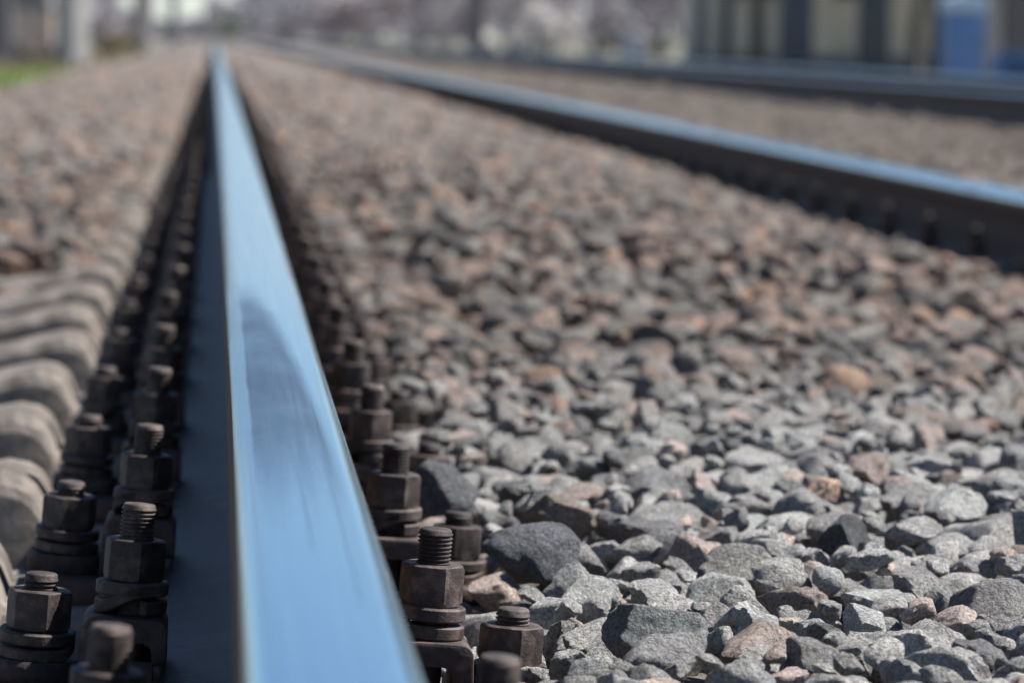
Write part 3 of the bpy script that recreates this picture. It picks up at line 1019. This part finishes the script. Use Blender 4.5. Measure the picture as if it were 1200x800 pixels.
M['mast_dark'] = mat('weathered_mast', (0.13, 0.12, 0.125), 0.85, 0, 0.2, 3)
M['mast_grey'] = mat('grey_mast', (0.19, 0.185, 0.19), 0.85, 0, 0.2, 3)
rot = mast(85, 52, 0.36, 8.5, 'nearest square concrete mast at the left, sunlit on its right face', M['mast'], arm=1); rot.rotation_euler.z = R(-48)
o = mast(168, 104, 0.44, 8.5, 'second concrete mast from the left, slimmer, standing behind the nearest one', M['mast_grey'], arm=1); o.rotation_euler.z = R(-48)
o = mast(203, 165, 0.42, 8.5, 'third and thinnest concrete mast from the left', M['mast_grey'], arm=1)
o = mast(557, 98, 0.46, 8.5, 'dark grey mast standing behind the second rail near the white bush', M['mast_dark'], arm=-1)
o = mast(490, 150, 0.42, 8.5, 'slim dark mast left of the white bush', M['mast_dark'], arm=-1)
o = mast(819, 62, 0.18, 7.5, 'thin brown pole left of the thin teal pole', M['mast_dark'], arm=0)
o = mast(3, 58, 0.3, 8.0, 'grey pole at the left edge in front of the tan wall', M['mast_grey'], arm=0)

# ------------------------------------------------------------------ station building and its porch
def building(px0, px1, d, depth, hwall):
    p0, p1 = at(px0, 60, d=d), at(px1, 60, d=d)
    x0, x1 = p0.x, p1.x
    root = empty('station_building', ((x0 + x1) / 2, d, G_Z))
    hw = (x1 - x0) / 2
    MB().box(-hw, hw, 0, depth, 0.34, hwall).build('wall', M['plaster'], root, bevel=0.02)
    MB().box(-hw - 0.05, hw + 0.05, -0.05, depth + 0.05, -0.2, 0.34).build('plinth', M['wallbase'], root, bevel=0.02)
    rf = MB()
    rf.prism_y([(-hw - 0.5, hwall), (hw + 0.5, hwall), (0, hwall + 1.9)], -0.6, depth + 0.6)
    rf.build('roof', M['roofing'], root)
    n = 5
    for i in range(n):
        cx = -hw + (i + 0.5) * 2 * hw / n
        if i == 2:
            MB().box(cx - 0.55, cx + 0.55, -0.06, 0.02, 0.345, 2.45).build('door', M['navy'], root, bevel=0.01)
        else:
            w_ = MB().box(cx - 0.6, cx + 0.6, -0.05, 0.02, 1.35, 2.6).build('window', M['pale'], root, bevel=0.01)
            MB().box(cx - 0.52, cx + 0.52, -0.062, -0.045, 1.43, 2.52).build('pane', M['glass'], w_)
    return tag(root, 'beige plastered station building behind the row of navy columns', 'building')
building(832, 1420, 69, 4, 3.6)

def column(px, d, w, label, material, h=3.2):
    p = at(px, 60, d=d)
    root = empty('porch_column', (p.x, d, G_Z))
    MB().box(-w / 2, w / 2, -w / 2, w / 2, 0.1, h).build('shaft', material, root, bevel=0.015)
    MB().box(-w * 0.7, w * 0.7, -w * 0.7, w * 0.7, -0.2, 0.1).build('base', M['wallbase'], root, bevel=0.015)
    MB().box(-w * 0.68, w * 0.68, -w * 0.68, w * 0.68, h, h + 0.12).build('capital', material, root, bevel=0.015)
    return tag(root, label, 'column', 'columns in front of the station building')
column(851, 62, 0.17, 'thin teal column, leftmost of the row before the building', M['teal'])
column(932, 60, 0.50, 'broad navy column, left one of the two broad columns', M['navy'])
column(1023, 60, 0.47, 'broad dark teal column, right one of the two broad columns', M['teal'])
column(1100, 60, 0.24, 'narrow dark column touching the left side of the blue cabinet', M['teal'])
column(1194, 60, 0.50, 'black looking column at the right edge beyond the blue cabinet', M['mast_dark'])
column(1163, 62, 0.24, 'pale pinkish post right of the blue cabinet', M['pale'])
pc = at(1010, 60, d=60)
can = empty('porch_canopy', (pc.x, 60, G_Z))
MB().box(-3.2, 4.6, -0.9, 6.5, 3.33, 3.5).build('roof_slab', M['roofing'], can, bevel=0.02)
MB().box(-3.2, 4.6, -0.25, 0.25, 3.325, 3.328).build('beam', M['navy'], can)
tag(can, 'flat porch roof carried by the navy columns', 'canopy')

def cabinet():
    p = at(1128, 60, d=54)
    root = empty('utility_cabinet', (p.x, 54, G_Z))
    MB().box(-0.29, 0.29, -0.25, 0.25, 0.06, 1.05).build('body', M['blue'], root, bevel=0.015)
    MB().box(-0.31, 0.31, -0.27, 0.27, -0.2, 0.06).build('plinth', M['wallbase'], root)
    MB().prism_y([(-0.32, 1.052), (0.32, 1.052), (0.31, 1.24), (0.0, 1.34), (-0.31, 1.24)], -0.28, 0.28).build('lid', M['cab_lid'], root, bevel=0.01)
    dr = MB().box(-0.25, 0.25, -0.262, -0.252, 0.12, 0.95).build('door', M['blue'], root, bevel=0.004)
    MB().box(0.17, 0.20, -0.285, -0.263, 0.55, 0.68).build('handle', M['mast_dark'], dr)
    return tag(root, 'blue metal cabinet with a paler lid between the columns at the right', 'cabinet')
M['cab_lid'] = mat('light_blue_paint', (0.50, 0.66, 0.80), 0.5, 0, 0.1, 5)
cabinet()
def bench():
    p = at(1196, 60, d=50)
    root = empty('bench', (p.x, 50, G_Z))
    MB().box(-0.36, 0.9, -0.2, 0.2, 0.40, 0.46).build('seat', M['blue_hi'], root, bevel=0.01)
    MB().box(-0.36, 0.9, 0.16, 0.20, 0.10, 0.40).build('front_panel', M['blue_hi'], root, bevel=0.01)
    for x in (-0.3, 0.8):
        MB().box(x - 0.04, x + 0.04, -0.18, 0.15, -0.05, 0.398).build('leg', M['blue_hi'], root, bevel=0.01)
    return tag(root, 'low bright blue bench cut by the right edge of the photo', 'bench')
bench()
def white_box():
    p = at(742, 60, d=85)
    root = empty('meter_box', (p.x, 85, G_Z))
    MB().box(-0.24, 0.24, -0.2, 0.2, 0.16, 0.62).build('body', M['meter'], root, bevel=0.02)
    MB().box(-0.27, 0.27, -0.23, 0.23, 0.62, 0.66).build('lid', M['meter'], root, bevel=0.01)
    MB().box(-0.05, 0.05, -0.05, 0.05, -0.2, 0.16).build('post', M['mast_dark'], root)
    return tag(root, 'small pale blue box on a short post beyond the neighbouring track', 'box')
M['meter'] = mat('pale_blue_box_paint', (0.42, 0.49, 0.56), 0.6, 0, 0.1, 5)
white_box()

# left: wall and shed
def lwall():
    p0, p1 = at(-160, 60, d=66), at(62, 60, d=66)
    root = empty('boundary_wall', (p0.x, 66, G_Z))
    w = p1.x - p0.x
    MB().box(0, w, 0, 0.3, -0.2, 1.00).build('masonry', M['tanwall'], root, bevel=0.02)
    MB().box(-0.03, w + 0.03, -0.04, 0.34, 1.0, 1.07).build('coping', M['greyshed'], root, bevel=0.01)
    tag(root, 'low tan boundary wall at the left behind the nearest mast', 'wall')
    p0, p1 = at(-260, 60, d=80), at(58, 60, d=80)
    root = empty('shed', (p0.x, 80, G_Z))
    w = p1.x - p0.x
    MB().box(0, w, 0, 4, -0.1, 2.6).build('wall', M['greyshed'], root, bevel=0.02)
    MB().prism_y([(-0.3, 2.6), (w + 0.3, 2.6), (w / 2, 3.9)], -0.3, 4.3).build('roof', M['roofing'], root)
    tag(root, 'grey wooden shed behind the tan boundary wall', 'shed')
lwall()

# ------------------------------------------------------------------ vegetation
def leaf_cloud(mb, centers, radii, n, size, r, flat=1.0):
    for _ in range(n):
        k = int(r.integers(len(centers)))
        d = r.normal(size=3); d /= np.linalg.norm(d)
        rad = radii[k] * (r.uniform() ** 0.4) * (0.8 + 0.35 * math.sin(d[0] * 5 + k) * math.cos(d[2] * 4))
        c = np.array(centers[k]) + d * rad * np.array([1, 1, flat])
        if c[2] < 0.02: c[2] = abs(c[2]) * 0.3
        a = r.normal(size=3); a /= np.linalg.norm(a)
        b_ = np.cross(a, r.normal(size=3)); b_ /= np.linalg.norm(b_)
        s = size * r.uniform(0.6, 1.4)
        mb.add([c + a * s, c + b_ * s * 0.6, c - a * s, c - b_ * s * 0.6], [(0, 1, 2, 3)])

def shrub(name, px, d, w, h, material, label, cat, group, seed, z0=0.0, n=700, size=0.07, stem=True):
    r = np.random.default_rng(seed)
    p = at(px, 60, d=d)
    root = empty(name, (p.x, d, G_Z))
    nc = 9
    cen = [(r.uniform(-w / 2, w / 2) * 0.72, r.uniform(-w / 2, w / 2) * 0.6, z0 + h * (0.3 + 0.5 * r.uniform())) for _ in range(nc)]
    rad = [min(w, h) * r.uniform(0.22, 0.34) for _ in range(nc)]
    mb = MB(); leaf_cloud(mb, cen, rad, n, size, r)
    mb.build('crown', material, root, smooth=0)
    st = MB()
    for c in cen:
        st.tube([(c[0] * 0.1, c[1] * 0.1, -0.1), (c[0] * 0.5, c[1] * 0.5, c[2] * 0.5), c], [0.03, 0.02, 0.008], 5)
    st.build('trunk', M['bark'], root)
    return tag(root, label, cat, group)

def tree(px, d, trunk_r, h, label, seed, crown_mat, n=1800, crown_w=3.0, size=0.14):
    r = np.random.default_rng(seed)
    p = at(px, 60, d=d)
    root = empty('tree', (p.x, d, G_Z))
    tr = MB()
    pts = [(0, 0, -0.2)] + [(r.normal(0, 0.05) * k, r.normal(0, 0.05) * k, h * 0.55 * k / 4) for k in range(1, 5)]
    tr.tube(pts, [trunk_r * 1.35, trunk_r, trunk_r * 0.92, trunk_r * 0.8, trunk_r * 0.65], 10)
    top = np.array(pts[-1])
    cen, rad = [], []
    for k in range(9):
        a = r.uniform(0, 6.28)
        e = top + np.array([math.cos(a) * crown_w * 0.5 * r.uniform(0.4, 1), math.sin(a) * crown_w * 0.5 * r.uniform(0.4, 1), h * r.uniform(0.1, 0.42)])
        s = np.array(pts[int(r.integers(2, 5))])
        tr.tube([s, (s + e) / 2 + r.normal(0, 0.1, 3), e], [trunk_r * 0.45, trunk_r * 0.28, trunk_r * 0.08], 6)
        cen.append(e); rad.append(crown_w * r.uniform(0.2, 0.33))
        for q in range(4):
            e2 = e + r.normal(0, 0.5, 3)
            tr.tube([(s + e) / 2, e2], [trunk_r * 0.16, 0.01], 4)
    tr.build('trunk', M['bark'], root)
    mb = MB(); leaf_cloud(mb, cen, rad, n, size, r)
    mb.build('crown', crown_mat, root, smooth=0)
    return tag(root, label, 'tree', 'trees beyond the tracks')

shrub('blossom_shrub', 645, 110, 1.75, 1.75, M['blossom'], 'white blossoming bush beyond the neighbouring track', 'bush', None, 1, 0.0, 1500, 0.07)
SH = [  # px, d, w, h, mat, label
    (430, 170, 4.2, 3.4, 'twig_brown', 'reddish brown bare bush left of the slim dark mast'),
    (520, 140, 2.9, 3.0, 'twig', 'pale grey bush between the two dark masts'),
    (600, 150, 3.2, 3.2, 'twig', 'pale grey bush just right of the thicker dark mast'),
    (690, 140, 3.0, 2.6, 'twig', 'lilac grey bush just right of the white bush'),
    (775, 120, 2.8, 3.0, 'twig', 'lilac grey bush left of the thin brown pole'),
    (735, 100, 2.6, 0.85, 'evergreen', 'low dark green bush behind the small pale box'),
    (590, 112, 3.2, 0.5, 'evergreen', 'low dark green bush in front of the white bush'),
    (130, 85, 1.5, 0.75, 'grass_dry', 'olive yellow clump of weeds between the first two masts'),
    (122, 110, 1.6, 1.5, 'twig', 'dull grey bush right of the nearest mast'),
    (40, 60, 1.1, 0.45, 'evergreen', 'dark olive clump of weeds under the tan wall'),
    (340, 230, 5.5, 2.6, 'twig', 'grey bush far down the line where the rails meet'),
    (385, 200, 4.0, 2.3, 'twig', 'grey bush far off, left of the reddish brown bush'),
    (275, 250, 3.6, 2.2, 'leaf', 'pale olive bush straight ahead at the end of the near rail'),
]
for i, (px, d, w, h, mk, lab) in enumerate(SH):
    shrub('shrub', px, d, w, h, M[mk], lab, 'bush', 'bushes along the line', 50 + i, 0.0, 1100, 0.05 * max(w, h) / 2 + 0.02)
tree(887, 64, 0.13, 6.0, 'grey brown tree trunk between the thin teal column and the navy column', 71, M['leaf'])
tree(1075, 66, 0.10, 6.0, 'slender tree trunk between the dark teal column and the blue cabinet', 72, M['leaf'])

# far wood closing the view
def far_wood():
    r = np.random.default_rng(9)
    mb = MB()
    for k in range(16000):
        x = r.uniform(-130, 260)
        y = r.uniform(470, 540)
        pxx = 252 + x / y * F_PX
        top = 6.6 + 1.5 * math.sin(pxx * 0.021) + 0.7 * math.sin(pxx * 0.083 + 1)
        if 140 < pxx < 243: top *= 0.42
        if pxx > 480: top += 4
        if pxx < 150: top += 1.0
        c = np.array([x, y, 0.1 + top * r.uniform() ** 0.8])
        a = r.normal(size=3); a /= np.linalg.norm(a); b_ = np.cross(a, r.normal(size=3)); b_ /= np.linalg.norm(b_)
        s = r.uniform(0.5, 1.2)
        mb.add([c + a * s, c + b_ * s, c - a * s, c - b_ * s], [(0, 1, 2, 3)])
    tag(mb.build('far_wood', M['far_wood'], smooth=0), 'low grey mauve wood along the horizon', None, None, 'stuff')
far_wood()

def blades(name, material, n, xr, yr, hr, label, seed, zf):
    r = np.random.default_rng(seed)
    mb = MB()
    for _ in range(n):
        x, y = r.uniform(*xr), r.uniform(*yr)
        if math.sin(x * 3.1 + y * 0.9) + math.sin(y * 1.7 - x) < -0.5: continue
        h = r.uniform(*hr); a = r.uniform(0, 6.28); w = 0.012
        lx, ly = r.normal(0, 0.35 * h, 2)
        dx, dy = math.cos(a) * w, math.sin(a) * w
        z = zf(x, y)
        mb.add([(x - dx, y - dy, z), (x + dx, y + dy, z), (x + lx * 0.5 + dx * 0.6, y + ly * 0.5 + dy * 0.6, z + h * 0.65), (x + lx, y + ly, z + h)], [(0, 1, 2), (0, 2, 3)])
    return tag(mb.build(name, material, smooth=0), label, None, None, 'stuff')
zg = lambda x, y: float(max(gravel_top(x, y) - 0.03, 0.10))
blades('grass', M['grass_green'], 18000, (-3.6, -1.74), (25, 45), (0.05, 0.14), 'fresh green grass at the left edge', 3, zg)
blades('dry_grass', M['grass_dry'], 9000, (-4.5, -1.7), (46, 92), (0.06, 0.2), 'dry olive grass around the left masts', 4, zg)
blades('track_weeds', M['grass_dry'], 3500, (2.4, 3.9), (11, 40), (0.02, 0.06), 'sparse dry weeds on the strip between the tracks', 5, zg)

# ------------------------------------------------------------------ air
hz = MB().box(-720, 920, -80, 1220, -1.0, 14.0)
hm = bpy.data.materials.new('haze')
hm.use_nodes = True
hn, hl = hm.node_tree.nodes, hm.node_tree.links
hn.remove(hn['Principled BSDF'])
pv = hn.new('ShaderNodeVolumePrincipled')
pv.inputs['Color'].default_value = (0.86, 0.86, 0.92, 1)
pv.inputs['Density'].default_value = 0.0003
pv.inputs['Anisotropy'].default_value = 0.2
hl.new(pv.outputs[0], hn['Material Output'].inputs['Volume'])
tag(hz.build('haze', hm, smooth=0), 'thin pale haze in the air along the railway', None, None, 'stuff')
